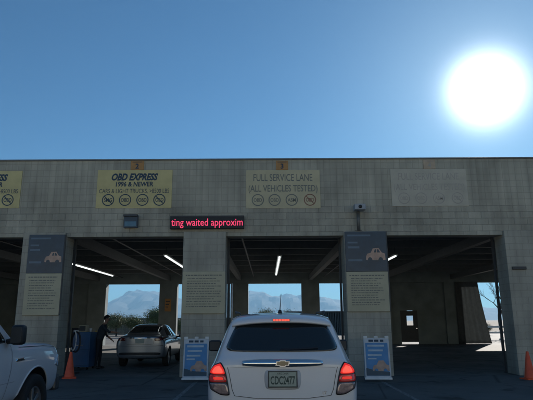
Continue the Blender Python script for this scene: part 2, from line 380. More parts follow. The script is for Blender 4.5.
# ------------------------------------------------------------------ signs on the fascia
def px_rect(a,b,c,d,Y):
    p, q = on_plane(a,d,Y), on_plane(b,c,Y); m_ = on_plane((a+b)/2,(c+d)/2,Y)
    w = on_plane(b,(c+d)/2,Y).x-on_plane(a,(c+d)/2,Y).x; h = on_plane((a+b)/2,c,Y).z-on_plane((a+b)/2,d,Y).z
    return m_.x, m_.z, w, h
M_rust = mat('rusty_red_ink', (.25,.12,.08), .6)
def emblem(parent, x, z, r, y, txt, ink, slash=False):
    bm=bmesh.new()
    n=36
    a=[bm.verts.new((x+r*math.cos(2*math.pi*k/n),y,z+r*math.sin(2*math.pi*k/n))) for k in range(n)]
    b=[bm.verts.new((x+r*.84*math.cos(2*math.pi*k/n),y,z+r*.84*math.sin(2*math.pi*k/n))) for k in range(n)]
    for k in range(n): bm.faces.new((a[k],a[(k+1)%n],b[(k+1)%n],b[k]))
    text_bm(txt,x,z,y-.001,width=r*1.35,height=r*.6,bold=.02,bm=bm)
    if slash:
        d=Vector((1,0,-1)).normalized(); e=Vector((1,0,1)).normalized()*r*.07
        c=Vector((x,y-.002,z)); bm.faces.new([bm.verts.new(c+v) for v in (d*r*.86+e,d*r*.86-e,-d*r*.86-e,-d*r*.86+e)])
    return obj('emblem',bm,M_rust if (slash and x>0 and ink is M_inkgrey) else ink,parent)
def lane_sign(rect, lines, ems, face, ink, label):
    x,z,w,h = px_rect(*rect, D)
    t = thing('lane_sign', label, 'sign', (x,D,z-h/2), group='painted lane signs on the fascia')
    pan = bx('sign_panel', (-w/2,w/2,-.022,0,0,h), face, t, .004)
    for (txt, fz, fw, fh, sh, bo, fx) in lines:
        bm = text_bm(txt, fx*w, h*fz, -.026, width=w*fw, height=h*fh, shear=sh, bold=bo)
        obj('lettering', bm, ink, t)
    for (fx, txt, sl_) in ems: emblem(t, fx*w, h*.21, h*.155, -.026, txt, ink, sl_)
    return t
ex = [('OBD EXPRESS',.815,.62,.17,.28,.045,0),('1996 & NEWER',.625,.50,.12,.1,.03,0),('CARS & LIGHT TRUCKS, >8500 LBS',.445,.93,.115,0,.0,0)]
e4 = [(-.34,'SMG',True),(-.115,'OBD',False),(.115,'OBD',False),(.34,'OBD',True)]
lane_sign((-53,21,171,208), ex, e4, M_yellow, M_ink, 'yellow OBD EXPRESS sign cut by the left edge of the photo')
lane_sign((97,172,170,208), ex, e4, M_yellow, M_ink, 'yellow OBD EXPRESS sign in bold navy italics above the silver sedan')
fu = [('FULL SERVICE LANE',.80,.80,.185,0,.008,0),('(ALL VEHICLES TESTED)',.515,.93,.17,0,.008,0)]
f4 = [(-.34,'OBD',False),(-.115,'OBD',False),(.115,'ASM',False),(.36,'OBD',True)]
lane_sign((246,320,170,208), fu, f4, M_yellow2, M_inkgrey, 'FULL SERVICE LANE sign painted pale for glare above the white SUV')
lane_sign((391,467,169,206), fu, f4, M_ghost, M_inkghost, 'FULL SERVICE LANE sign painted almost away for glare nearest the sun')
M_orange2 = mat('glare_washed_plate', (.47,.36,.25), .6)  # plate orange washed out by glare put into the colour
def number_plate(rect, n, label, face=None, ink=None):
    x,z,w,h = px_rect(*rect, D)
    t = thing('lane_number_plate', label, 'number sign', (x,D,z-h/2), group='orange lane number plates')
    bx('plate', (-w/2,w/2,-.03,0,0,h), face or M_orange, t, .004)
    bm = text_bm(n,0,h*.40,-.034,height=h*.52,bold=.03); obj('digit',bm,ink or M_ink,t)
    bm=bmesh.new(); box(bm,-w*.38,w*.38,-.033,-.0305,h*.82,h*.88); obj('stripe',bm,ink or M_ink,t)
number_plate((131,144,161,170),'2','small orange plate numbered 2 above the sign with bold navy italics')
number_plate((276,288,161,170),'3','small orange plate numbered 3 above the glare-paled FULL SERVICE sign')
number_plate((423,435,160,169),'4','small orange plate painted pale for glare on the fascia nearest the sun',M_orange2,M_inkghost)

# LED board
x,z,w,h = px_rect(170,244,215.5,228.5,D-.15)
t = thing('led_message_board','long black LED board scrolling red letters above the middle pillar','display',(x,D-.004,z-h/2))
bx('housing',(-w/2,w/2,-.15,0,0,h),M_black,t,.012)
bm=text_bm('ting waited approxim',0,h*.50,-.153,width=w*.965,height=h*.56,bold=.002); obj('lettering',bm,M_ledred,t)
bx('screen_frame',(-w/2+.01,w/2-.01,-.158,-.1505,h-.035,h-.012),M_dkmetal,t)
# wall light
x,z,w,h = px_rect(124,137.5,215,227.5,D-.12)
t = thing('wall_light','small boxy floodlight on the fascia left of the red LED board','lamp',(x,D-.004,z-h/2))
bm=bmesh.new(); prism(bm,[(0,0)]*0 or [(-w/2,0),(w/2,0),(w/2,h),(-w/2,h)],-.14,0); obj('housing',bm,mat('floodlight_body',(.03,.055,.085),.4),t)
bx('lens',(-w/2+.03,w/2-.03,-.155,-.142,.03,h*.48),mat('floodlight_lens',(.12,.2,.25),.15),t,.005)
bx('hood',(-w/2-.01,w/2+.01,-.2,-.142,h*.86,h+.01),M_dkmetal,t,.004)
# camera on post above right pillar
x,z,w,h = px_rect(354,365,204.5,211,D-.3)
t = thing('security_camera','pale security camera on a short mast above the right info pillar','camera',(x,D-.12,ZL+.12))
z0=z-(ZL+.12)
bm=bmesh.new(); tube(bm,[(-.02,.0,0),(-.02,.0,z0-.05)],.05,10); obj('mast',bm,M_coping,t,True)
bx('base_plate',(-.12,.08,-.01,.1,-.001,.03),M_coping,t)
bm=bmesh.new(); box(bm,-w/2,w/2,-.32,.02,z0-.08,z0+.10,.02); obj('housing',bm,mat('camera_housing',(.33,.35,.38),.4),t)
bm=bmesh.new(); lathe(bm,[(.001,-.345),(.05,-.345),(.055,-.3205),(.001,-.3205)],16,'y',(0,0,z0+.01)); obj('lens',bm,M_black,t,True)

# ------------------------------------------------------------------ info boards on the pillars
def text_rows(par, mm, x0, x1, ztop, rows, dz, hh, y, seed, short=.25):
    r = random.Random(seed)
    for k in range(rows):
        bm=bmesh.new(); x = x0+(0 if k==0 else .04); end = x1-(r.random()*short*(x1-x0) if k else 0)
        zc = ztop-k*dz - (dz*.35 if k else 0)
        while x < end-.03:
            wl = min(end-x, r.uniform(.02,.10)); box(bm, x, x+wl, y-.003, y, zc-hh*(1 if k==0 else .75), zc); x += wl+.018
        obj('text_line',bm,mm,par)
CARPOLY = [(-.5,.02),(-.5,.2),(-.42,.34),(-.25,.38),(-.12,.62),(.18,.64),(.34,.40),(.5,.34),(.52,.02),(.40,.0),(.36,.12),(.26,.16),(.18,.12),(.14,0),(-.16,0),(-.2,.12),(-.29,.16),(-.38,.12),(-.42,0)]
def car_picture(parent, x, z, w, y):
    bm=bmesh.new(); prism(bm,[(x+a*w,z+b*w) for a,b in CARPOLY],y-.004,y)
    o=obj('picture',bm,M_tan,parent)
    bm=bmesh.new(); prism(bm,[(x+a*w,z+b*w) for a,b in ((-.08,.4),(-.02,.57),(.05,.57),(.05,.4))],y-.006,y-.0045); prism(bm,[(x+a*w,z+b*w) for a,b in ((.09,.4),(.09,.57),(.16,.57),(.26,.4))],y-.006,y-.0045)
    obj('picture_window',bm,M_blue,o)
def info_board(xl, xr, zb, zm, ztp, label, seed, header=True):
    w=xr-xl; t=thing('information_board',label,'notice board',((xl+xr)/2,D-.11,zb),group='information boards on the pillars')
    h1=zm-zb; h2=ztp-zm
    pan=bx('text_panel',(-w/2,w/2,-.05,0,0,h1-.004),M_cream,t,.006)
    text_rows(t,M_inkgrey,-w/2+.09,w/2-.09,h1-.1,13,(h1-.26)/13,.032,-.0505,seed)
    if header:
        bx('header_panel',(-w/2,w/2,-.056,0,h1,h1+h2),M_blue,t,.006)
        for (fz,fa,fb,hh) in ((.9,.06,.62,.05),(.72,.06,.30,.05),(.60,.06,.34,.06),(.28,.06,.40,.06)):
            bx('header_line',(-w/2+fa*w,-w/2+fb*w,-.0595,-.0565,h1+h2*fz-hh/2,h1+h2*fz+hh/2),mat('dim_header_lettering',(.12,.17,.22),.5),t)
        car_picture(t,w*.22,h1+h2*.28,w*.46,-.0565)
        bx('edge_trim',(w/2-.001+.002,w/2+.03,-.05,0,0,h1+h2),M_dkmetal,t)
def zat(py): return on_plane(266,py,D-.16).z
info_board(-7.17,-6.10,zat(314),zat(272),zat(233.5),'tall board on the left pillar with navy header and tan car picture, behind the pickup',11)
info_board(2.36,3.60,zat(312),zat(272),zat(232),'tall navy-headed board on the pillar right of the compact SUV',12)
info_board(-2.50,-1.24,zat(313),zat(271),0,'plain cream text board on the middle pillar below the LED display',13,header=False)
# small fitting on the right pillar
x,z,w,h=px_rect(512,526,266.5,269.5,D-.12)
tag(bx('wall_bracket',(x-w/2,x+w/2,D-.16,D-.112,z-h/2,z+h/2),M_dkmetal,None,.008),'short dark bracket on the right-hand pillar','bracket')

# ------------------------------------------------------------------ A-frame signs
def aframe(x, y, label, rz):
    t=thing('sandwich_board_sign',label,'sandwich board',(x,y,0),rz,group='blue sandwich board signs beside the pillars')
    w,h=.66,1.10; lean=.20
    def panel(name,s,z0,z1,xa,xb,th,off,m,par=t,bev=.004):
        bm=bmesh.new(); box(bm,xa,xb,-th/2,th/2,z0,z1,bev)
        a=math.atan2(lean,h)*s
        for v in bm.verts:
            yy=v.co.y-s*off; zz=v.co.z
            v.co.y=yy*math.cos(a)-(h-zz)*math.sin(a)*1.0; v.co.z=h-(h-zz)*math.cos(a)+yy*math.sin(a)*0
        return obj(name,bm,m,par)
    for s in (1,-1):
        fr=panel('panel',s,.05,h,-w/2,w/2,.03,.0,mat('sign_frame_plastic',(.52,.56,.60),.4))
        panel('poster',s,.14,.97,-w/2+.04,w/2-.04,.004,.018,M_bluebright)
    # front graphics
    a=math.atan2(lean,h)
    def fr_pt(bm):
        for v in bm.verts:
            zz=v.co.z; yy=v.co.y; v.co.y=yy-(h-zz)*math.sin(a); v.co.z=h-(h-zz)*math.cos(a)
    bm=bmesh.new()
    for (fz,fa,fb,hh) in ((.90,-.24,.20,.05),(.78,-.22,.16,.045),(.66,-.24,.12,.045),(.57,-.24,-.02,.035)):
        box(bm,fa,fb,-.027,-.022,fz-hh/2,fz+hh/2)
    fr_pt(bm); obj('lettering',bm,M_lettpale,t)
    bm=bmesh.new()
    for fa,fb in ((-.20,-.08),(-.05,.06),(.10,.19)): box(bm,fa,fb,-.0185,-.0155,1.0,1.055)
    fr_pt(bm); obj('header_lettering',bm,M_ink,t)
    bm=bmesh.new(); prism(bm,[(.08+u*.42,.26+v*.42) for u,v in CARPOLY],-.028,-.0225); fr_pt(bm); obj('picture',bm,M_tan,t)
    bm=bmesh.new(); prism(bm,[(-.30,.15),(.30,.15),(.30,.24),(-.05,.27),(-.30,.34)],-.0265,-.0222); fr_pt(bm); obj('picture_ground',bm,mat('poster_ground',(.05,.09,.12),.5),t)
    bm=bmesh.new(); box(bm,-w/2-.02,w/2+.02,-.035,.01,.05,.10,.006); fr_pt(bm); obj('foot_rail',bm,M_white,t)
    for xx in (-w/2+.05,0,w/2-.05): bx('handle',(xx-.05,xx+.05,-.03,.03,h-.02,h+.05),M_white,t,.01)
    for xx in (-w/2+.03,w/2-.03):
        bm=bmesh.new(); tube(bm,[(xx,-.14,.35),(xx,.14,.35)],.006,6); obj('hinge_strut',bm,M_chrome,t)
p=on_plane(194.5,381,14.5); aframe(-1.90,14.55,'blue sandwich board with pale header standing at the foot of the middle pillar',R(2))
aframe(2.89,14.4,'blue sandwich board standing at the foot of the pillar right of the white SUV',R(-5))

# ------------------------------------------------------------------ cones
def cone(x,y,label,h=.72):
    t=thing('traffic_cone',label,'traffic cone',(x,y,0),rnd.random(),group='orange traffic cones')
    bm=bmesh.new(); lathe(bm,[(.001,.03),(.155,.03),(.14,.06),(.035,h-.01),(.025,h),(.001,h)],24); obj('body',bm,M_cone,t,True)
    bx('base',(-.19,.19,-.19,.19,0,.032),M_cone,t,.01)
cone(-5.63,15.6,'orange traffic cone beside the left pillar behind the white pickup')
cone(7.02,14.7,'orange traffic cone at the foot of the right-hand pillar')

# ------------------------------------------------------------------ ceiling tubes
def tube_light(pa, pb, label):
    zc=4.22
    def at(px,py):
        q=on_plane(px,py,1); k=(zc-CAMZ)/(q.z-CAMZ); return q.x*k, k
    (xa,ya),(xb,yb)=at(*pa),at(*pb); x=(xa+xb)/2; y0,y1=min(ya,yb),max(ya,yb); L_=y1-y0
    t=thing('ceiling_light',label,'strip light',(x,(y0+y1)/2,zc),group='strip lights over the test lanes')
    bx('housing',(-.09,.09,-L_/2,L_/2,.03,.09),M_white,t,.01)
    bm=bmesh.new(); tube(bm,[(0,-L_/2+.03,0),(0,L_/2-.03,0)],.028,10); obj('tube',bm,M_tube,t,True)
    for yy in (-L_/2+.2,L_/2-.2):
        bm=bmesh.new(); tube(bm,[(0,yy,.09),(0,yy,ZL+.55-zc)],.008,6); obj('hanger',bm,M_dkmetal,t)
tube_light((73,264),(112,276),'lit strip light farthest left, above the blue cabinet')
tube_light((165.5,256),(186,269.5),'lit strip light above the silver sedan')
tube_light((279,257),(276.5,275),'lit strip light above the white SUV in the middle lane')
tube_light((396,256),(385,261.5),'short lit strip light just right of the right info board')

# ------------------------------------------------------------------ vehicles
def profile(s):
    y,zb,ws,wb,zbelt,wr,zt = s
    e=min(.09,max(.01,(zt-zbelt)*.45)); h=zt-zbelt
    wm=max(wb-.035, wr)
    P=[(0,zb),(ws*.85,zb),(ws,zb+.07),(wb-.005,(zb+zbelt)/2),(wb,zbelt-.13*(1 if zbelt-zb>.3 else .4)),(wb-.025,zbelt-.015)]
    a=P[-1]; b=(wr+.015,zt-e)
    P+=[(a[0]+(b[0]-a[0])*.10-.01,a[1]+(b[1]-a[1])*.10),(a[0]+(b[0]-a[0])*.55,a[1]+(b[1]-a[1])*.55),b,(wr-.05,zt-e*.22),(wr*.5,zt),(0,zt+.008)]
    return [(x,y,z) for x,z in P]
def interp(keys, ys):
    out=[]
    for y in ys:
        k=0
        while k<len(keys)-2 and y>keys[k+1][0]: k+=1
        a,b=keys[k],keys[k+1]; t=(y-a[0])/(b[0]-a[0]); out.append(tuple(p+(q-p)*t for p,q in zip(a,b)))
    return out
def body_mesh(keys, crown_r, crown_f, wheels, wr_, tw, paint, extra_cut=None):
    Lc=keys[-1][0]; ys=sorted({k[0] for k in keys}|{(keys[i][0]+keys[i+1][0])/2 for i in range(len(keys)-1) if keys[i+1][0]-keys[i][0]>.35})
    st_=interp(keys,ys); bm=bmesh.new(); rings=[]
    for s in st_:
        P=profile(s); r=[bm.verts.new(p) for p in P]; l=[bm.verts.new((-p[0],p[1],p[2])) for p in P[1:-1]]
        rings.append((r,l))
    def lx(r,l,i): return r[i] if i in (0,len(r)-1) else l[i-1]
    n=len(rings[0][0])
    for (r0,l0),(r1,l1) in zip(rings,rings[1:]):
        for i in range(n-1):
            bm.faces.new((r0[i],r0[i+1],r1[i+1],r1[i]))
            bm.faces.new((lx(r0,l0,i),lx(r1,l1,i),lx(r1,l1,i+1),lx(r0,l0,i+1)))
    for (r,l) in (rings[0],rings[-1]):
        for i in range(n-1):
            q=[r[i],r[i+1],lx(r,l,i+1),lx(r,l,i)]; u=[]
            for v in q:
                if v not in u: u.append(v)
            bm.faces.new(u)
    bmesh.ops.recalc_face_normals(bm,faces=bm.faces[:])
    me=bpy.data.meshes.new('tmp'); bm.to_mesh(me); bm.free()
    o=bpy.data.objects.new('tmp',me); COL.objects.link(o)
    md=o.modifiers.new('s','SUBSURF'); md.levels=3; md.render_levels=3
    sm_=evaluated(o); o.modifiers.clear(); o.data=sm_
    for v in sm_.vertices:
        x,y=v.co.x,v.co.y; k=(x/.85)**2
        if y<.7: v.co.y+=crown_r*k*(1-y/.7)
        if y>Lc-.8: v.co.y-=crown_f*k*(1-(Lc-y)/.8)
    sm_.materials.append(paint); sm_.materials.append(M_black)
    for f in sm_.polygons: f.use_smooth=True
    bb=bmesh.new(); bb.from_mesh(sm_); bvh=BVHTree.FromBMesh(bb); bb.free()
    # wheel wells
    for wy in wheels:
        for s in (-1,1):
            c=bmesh.new(); lathe(c,[(.001,s*(tw-.42)),(wr_+.075,s*(tw-.42)),(wr_+.075,s*(tw+.3)),(.001,s*(tw+.3))],48,'x',(0,wy,wr_-.01))
            for f in c.faces: f.material_index=1; f.smooth=False
            bmesh.ops.recalc_face_normals(c,faces=c.faces[:])
            cm=bpy.data.meshes.new('c'); c.to_mesh(cm); c.free(); cm.materials.append(paint); cm.materials.append(M_black)
            co=bpy.data.objects.new('c',cm); COL.objects.link(co)
            md=o.modifiers.new('b','BOOLEAN'); md.object=co; md.operation='DIFFERENCE'; md.solver='EXACT'
            m2=evaluated(o); o.modifiers.clear(); o.data=m2; bpy.data.objects.remove(co)
    res=o.data; bpy.data.objects.remove(o)
    return res,bvh
def ring_patch(poly, bvh, axis, off, sgn=1, rings=5, sub=6, rnd_c=True):
    """polygon (a,b); axis 'y': (x,z) rays +y ; 'yf': rays -y ; 'x': (y,z) rays towards -sgn*x"""
    # round the corners (Chaikin twice) then resample
    P=[Vector(p) for p in poly]
    for _ in range(3 if rnd_c else 0):
        Q=[]
        for i in range(len(P)):
            a,b=P[i],P[(i+1)%len(P)]; w=.12 if _==0 else .25
            Q+= [a.lerp(b,w),a.lerp(b,1-w)]
        P=Q
    R_=[]
    for i in range(len(P)):
        a,b=P[i],P[(i+1)%len(P)]; n=max(1,int((b-a).length/.05))
        R_+=[a.lerp(b,k/n) for k in range(n)]
    c=Vector((sum(p.x for p in R_)/len(R_),sum(p.y for p in R_)/len(R_)))
    bm=bmesh.new()
    def hit(p):
        if axis=='y': o,d=Vector((p.x,-3,p.y)),Vector((0,1,0))
        elif axis=='yf': o,d=Vector((p.x,9,p.y)),Vector((0,-1,0))
        elif axis=='z': o,d=Vector((p.x,p.y,4)),Vector((0,0,-1))
        else: o,d=Vector((sgn*4,p.x,p.y)),Vector((-sgn,0,0))
        loc,nr,_,_=bvh.ray_cast(o,d)
        if loc is None: return None
        if nr.dot(d)>0: nr=-nr
        return bm.verts.new(loc+nr*off)
    cv=hit(c); prev=None
    for k in range(1,rings+1):
        ring=[hit(c.lerp(p,k/rings)) for p in R_]
        for i in range(len(ring)):
            j=(i+1)%len(ring)
            q=[cv,ring[i],ring[j]] if prev is None else [prev[i],ring[i],ring[j],prev[j]]
            if all(q) and len(set(q))==len(q): bm.faces.new(q)
        prev=ring
    # skirt back into the body
    low=[]
    for i,v in enumerate(prev):
        if v is None: low.append(None); continue
        dv={'y':Vector((0,1,0)),'yf':Vector((0,-1,0)),'z':Vector((0,0,-1))}.get(axis,Vector((-sgn,0,0)))
        low.append(bm.verts.new(v.co+dv*(off*2+.003)))
    for i in range(len(prev)):
        j=(i+1)%len(prev)
        if all((prev[i],prev[j],low[i],low[j])): bm.faces.new((prev[i],low[i],low[j],prev[j]))
    return bm
def make_wheel(parent, x, y, r, w, s, spokes=5, rimr=.66):
    e=bpy.data.objects.new('wheel',None); COL.objects.link(e); e.parent=parent; e.location=(x,y,r)
    bm=bmesh.new(); h=w/2
    lathe(bm,[(r*rimr,-h*.8),(r*.9,-h),(r*.97,-h*.85),(r,-h*.5),(r,h*.5),(r*.97,h*.85),(r*.9,h),(r*rimr,h*.8),(r*rimr,-h*.8)],40,'x'); 
    obj('tyre',bm,M_rubber,e,True)
    bm=bmesh.new(); q=r*rimr
    lathe(bm,[(q*.98,s*-h*.3),(q,s*h*.75),(q*.93,s*h*.72),(q*.88,s*h*.1),(.001,s*h*.05)],36,'x')
    for k in range(spokes):
        a=2*math.pi*k/spokes
        vs=box(bm,s*h*.3,s*h*.62,-.035,.035,q*.1,q*.95,.008)
    # rotate spokes individually
    bm.free(); bm=bmesh.new()
    lathe(bm,[(q*.98,s*-h*.3),(q,s*h*.75),(q*.93,s*h*.72),(q*.90,s*h*.05),(.001,s*h*.02)],36,'x')
    for k in range(spokes):
        a=2*math.pi*k/spokes; tb=bmesh.new(); box(tb,min(s*h*.25,s*h*.62),max(s*h*.25,s*h*.62),-q*.11,q*.11,q*.08,q*.95,.006)
        for v in tb.verts: v.co.y*=(.7+.6*v.co.z/q)
        bmesh.ops.rotate(tb,verts=tb.verts[:],cent=(0,0,0),matrix=Matrix.Rotation(a,3,'X'))
        tm=bpy.data.meshes.new('t'); tb.to_mesh(tm); tb.free(); bm.from_mesh(tm); bpy.data.meshes.remove(tm)
    lathe(bm,[(.001,s*h*.2),(q*.22,s*h*.2),(q*.2,s*h*.7),(.001,s*h*.72)],20,'x')
    obj('rim',bm,M_alloy,e)
    bm=bmesh.new(); lathe(bm,[(q*.89,s*h*.055),(q*.3,s*h*.06),(q*.3,s*h*.07),(q*.89,s*h*.065)],28,'x'); obj('brake_disc',bm,M_dkmetal,e)
    return e
def mirror_(parent, x, y, z, s, w, h, m, arm=.08):
    bm=bmesh.new(); box(bm,-w/2,w/2,-.06,.06,-h/2,h/2,.035); 
    bmesh.ops.translate(bm,verts=bm.verts[:],vec=(x+s*(arm+w/2),y,z)); o=obj('mirror',bm,m,parent,True)
    bm=bmesh.new(); tube(bm,[(x-s*.06,y+.02,z-h*.3),(x+s*(arm+.02),y,z-h*.2)],.03,8); obj('mirror_arm',bm,M_black,o)
    bx('mirror_glass',(x+s*(arm+w/2)-w*.4,x+s*(arm+w/2)+w*.4,y-.066,y-.061,z-h*.38,z+h*.38),M_dkmetal,o)
def seam(name, pts, bvh, axis, parent, sgn=1, wid=.006, m=None):
    """thin dark groove line lying on the body"""
    bm=bmesh.new(); prev=None
    P=[]
    for a,b in zip(pts,pts[1:]):
        a,b=Vector(a),Vector(b); n=max(1,int((b-a).length/.04)); P+=[a.lerp(b,k/n) for k in range(n)]
    P.append(Vector(pts[-1]))
    for i,p in enumerate(P):
        t=(P[min(i+1,len(P)-1)]-P[max(i-1,0)]).normalized(); nn=Vector((-t.y,t.x))*wid/2; vs=[]
        for q in (p+nn,p-nn):
            if axis=='y': o,d=Vector((q.x,-3,q.y)),Vector((0,1,0))
            elif axis=='z': o,d=Vector((q.x,q.y,4)),Vector((0,0,-1))
            else: o,d=Vector((sgn*4,q.x,q.y)),Vector((-sgn,0,0))
            loc,nr,_,_=bvh.ray_cast(o,d)
            if loc is None: vs=None; break
            if nr.dot(d)>0: nr=-nr
            vs.append(bm.verts.new(loc+nr*.0022))
        if vs and prev: bm.faces.new((prev[0],prev[1],vs[1],vs[0]))
        prev=vs
    return obj(name,bm,m or M_black,parent)

# --- white SUV / small SUV ahead
XC,YC=.172,6.18
suv=thing('small_suv','white compact SUV with lit brake lights stopped right ahead in the middle lane','car',(XC,YC,0))
K=[(0.00,.40,.70,.765,.93,.70,1.07),(0.02,.36,.76,.815,.96,.745,1.12),(0.07,.32,.80,.85,.99,.75,1.165),(0.13,.30,.82,.865,1.01,.725,1.205),(0.28,.28,.84,.875,1.03,.66,1.40),
   (0.40,.27,.85,.88,1.04,.625,1.555),(0.47,.27,.85,.882,1.04,.62,1.61),(0.60,.26,.855,.885,1.04,.625,1.635),(1.0,.25,.86,.888,1.03,.63,1.655),(1.7,.24,.86,.888,1.02,.63,1.66),(2.2,.24,.86,.888,1.01,.62,1.63),
   (2.6,.24,.86,.885,1.0,.61,1.52),(3.0,.24,.86,.885,.99,.64,1.29),(3.28,.24,.86,.88,.98,.68,1.10),(3.6,.25,.85,.875,.94,.66,1.04),(4.0,.27,.80,.84,.86,.60,.96),(4.18,.32,.70,.74,.74,.54,.84),(4.25,.38,.62,.66,.62,.5,.72)]
me,bv=body_mesh(K,.07,.30,(.78,3.36),.335,.88,M_carwhite)
obj('body',me,None,suv)
gl=obj('rear_window',ring_patch([(-.675,1.20),(.675,1.20),(.615,1.36),(.545,1.515),(.3,1.535),(-.3,1.535),(-.545,1.515),(-.615,1.36)],bv,'y',.006,rings=10),M_glass,suv,True)
bm=bmesh.new(); tube(bm,[(-.02,.05,1.228),(.2,.075,1.235),(.42,.125,1.245)],.009,6)
for v in bm.verts:
    hit_,nr,_,_=bv.ray_cast(Vector((v.co.x,-3,v.co.z)),Vector((0,1,0)))
    if hit_: v.co.y=hit_.y-.022+(v.co.y-v.co.y)
obj('wiper',bm,M_black,gl)
# spoiler lip + high brake lamp
bm=bmesh.new()
g=[]
for j,(yy,dz) in enumerate(((.30,1.548),(.33,1.585),(.50,1.632),(.62,1.640))):
    g.append([bm.verts.new((x_,yy+.07*(x_/.6)**2*.9,dz-.045*(abs(x_)/.6)**2.6)) for x_ in [k*.06 for k in range(-10,11)]])
for a,b in zip(g,g[1:]):
    for i in range(20): bm.faces.new((a[i],a[i+1],b[i+1],b[i]))
r_=bmesh.ops.extrude_face_region(bm,geom=bm.faces[:]); bmesh.ops.translate(bm,verts=[v for v in r_['geom'] if isinstance(v,bmesh.types.BMVert)],vec=(0,.012,-.022))
sp=obj('spoiler',bm,M_carwhite,suv,True)
hb=bx('brake_light',(-.105,.105,.292,.302,1.546,1.574),M_redoff,suv,.003)
bm=bmesh.new()
for k in range(6): box(bm,-.097+k*.0335,-.097+k*.0335+.026,.288,.2915,1.55,1.57)
obj('lit_segment',bm,M_redhot,hb)
def taillight(s):
    out=[(-.70,1.092),(-.655,1.03),(-.625,.92),(-.59,.735),(-.70,.742),(-.815,.80),(-.838,.90),(-.825,1.0),(-.775,1.06)]
    P=[(-s*x_,z_) for x_,z_ in out]
    e=obj('taillight',ring_patch(P,bv,'y',.012,rings=6,rnd_c=True),M_black,suv,True)
    def sub(poly,off,m,nm): obj(nm,ring_patch([(-s*x_,z_) for x_,z_ in poly],bv,'y',off,rings=4),m,e,True)
    sub([(-.705,1.078),(-.665,1.02),(-.648,.965),(-.815,.965),(-.815,.995),(-.77,1.05)],.017,M_redlit,'brake_lens')
    sub([(-.715,1.055),(-.68,1.01),(-.675,.975),(-.785,.975),(-.785,1.0),(-.755,1.04)],.0195,M_redhot,'bulb_glow')
    sub([(-.645,.957),(-.628,.88),(-.825,.88),(-.822,.957)],.017,M_reddim,'red_lens')
    sub([(-.675,.935),(-.665,.905),(-.78,.905),(-.78,.935)],.0195,M_redlit,'running_bulb')
    sub([(-.625,.872),(-.602,.748),(-.70,.752),(-.805,.805),(-.822,.872)],.017,M_clear,'reversing_lens')
taillight(1); taillight(-1)
# chrome bar, emblem, plate
def hy(x,z):
    l,_,_,_=bv.ray_cast(Vector((x,-3,z)),Vector((0,1,0))); return l.y
bm=bmesh.new(); rs=[]
for k in range(25):
    x_=-.455+.91*k/24; y_=hy(x_,1.085); hh=.043*(1-.35*abs(x_/.455)**4)
    rs.append([bm.verts.new(p_) for p_ in ((x_,y_+.005,1.085-hh),(x_,y_-.028,1.085-hh*.8),(x_,y_-.036,1.085),(x_,y_-.022,1.085+hh*.85),(x_,y_+.01,1.085+hh))])
for a,b in zip(rs,rs[1:]):
    for i in range(4): bm.faces.new((a[i],a[i+1],b[i+1],b[i]))
bm.faces.new(rs[0]); bm.faces.new(rs[-1][::-1])
obj('chrome_trim',bm,M_chrome,suv,True)
ey=hy(0,1.085)-.038
bt=[(-.085,-.0),(-.075,.024),(-.035,.024),(-.033,.036),(.036,.036),(.034,.024),(.085,.024),(.075,-.024),(.035,-.024),(.033,-.036),(-.036,-.036),(-.034,-.024),(-.085,-.024)][1:]
bm=bmesh.new(); prism(bm,[(a*.95,1.085+b*.95) for a,b in bt],ey-.010,ey-.0005); em=obj('emblem',bm,M_chrome,suv)
bm=bmesh.new(); prism(bm,[(a*.80,1.085+b*.72) for a,b in bt],ey-.0125,ey-.0105); obj('emblem_face',bm,M_gold,em)
yp=hy(0,.91)
rec=obj('plate_recess',ring_patch([(-.20,.80),(.20,.80),(.21,1.02),(-.21,1.02)],bv,'y',.003,rings=3),mat('recess_paint',(.55,.57,.60),.4,coat=.5),suv,True)
pl=bx('licence_plate',(-.155,.155,yp-.022,yp-.012,.835,.995),M_plate,suv,.005)
obj('plate_number',text_bm('CDC2477',0,.905,yp-.0235,width=.275,height=.085,bold=.02),mat('plate_ink',(.02,.05,.05),.5),pl)
obj('plate_title',text_bm('ARIZONA',0,.975,yp-.0235,width=.13,height=.02),MATS['plate_ink'],pl)
bm=bmesh.new()
for d in ((-.165,.165,.826,.834),(-.165,.165,.996,1.004),(-.165,-.156,.834,.996),(.156,.165,.834,.996)): box(bm,d[0],d[1],yp-.026,yp-.01,d[2],d[3])
obj('plate_frame',bm,M_dkmetal,pl)
obj('trim_badge',text_bm('LT',.47,.765,hy(.47,.765)-.006,height=.03,bold=.03),M_chrome,suv)
seam('tailgate_seam',[(-.625,1.04),(-.60,.95),(-.57,.80),(-.54,.735),(-.3,.71),(.3,.71),(.54,.735),(.57,.80),(.60,.95),(.625,1.04)],bv,'y',suv)
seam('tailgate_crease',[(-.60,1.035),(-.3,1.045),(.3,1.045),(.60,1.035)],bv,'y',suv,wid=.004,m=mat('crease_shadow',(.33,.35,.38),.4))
bump=obj('rear_bumper',ring_patch([(-.80,.42),(.80,.42),(.82,.60),(.60,.625),(-.60,.625),(-.82,.60)],bv,'y',.012,rings=5),M_black,suv,True)
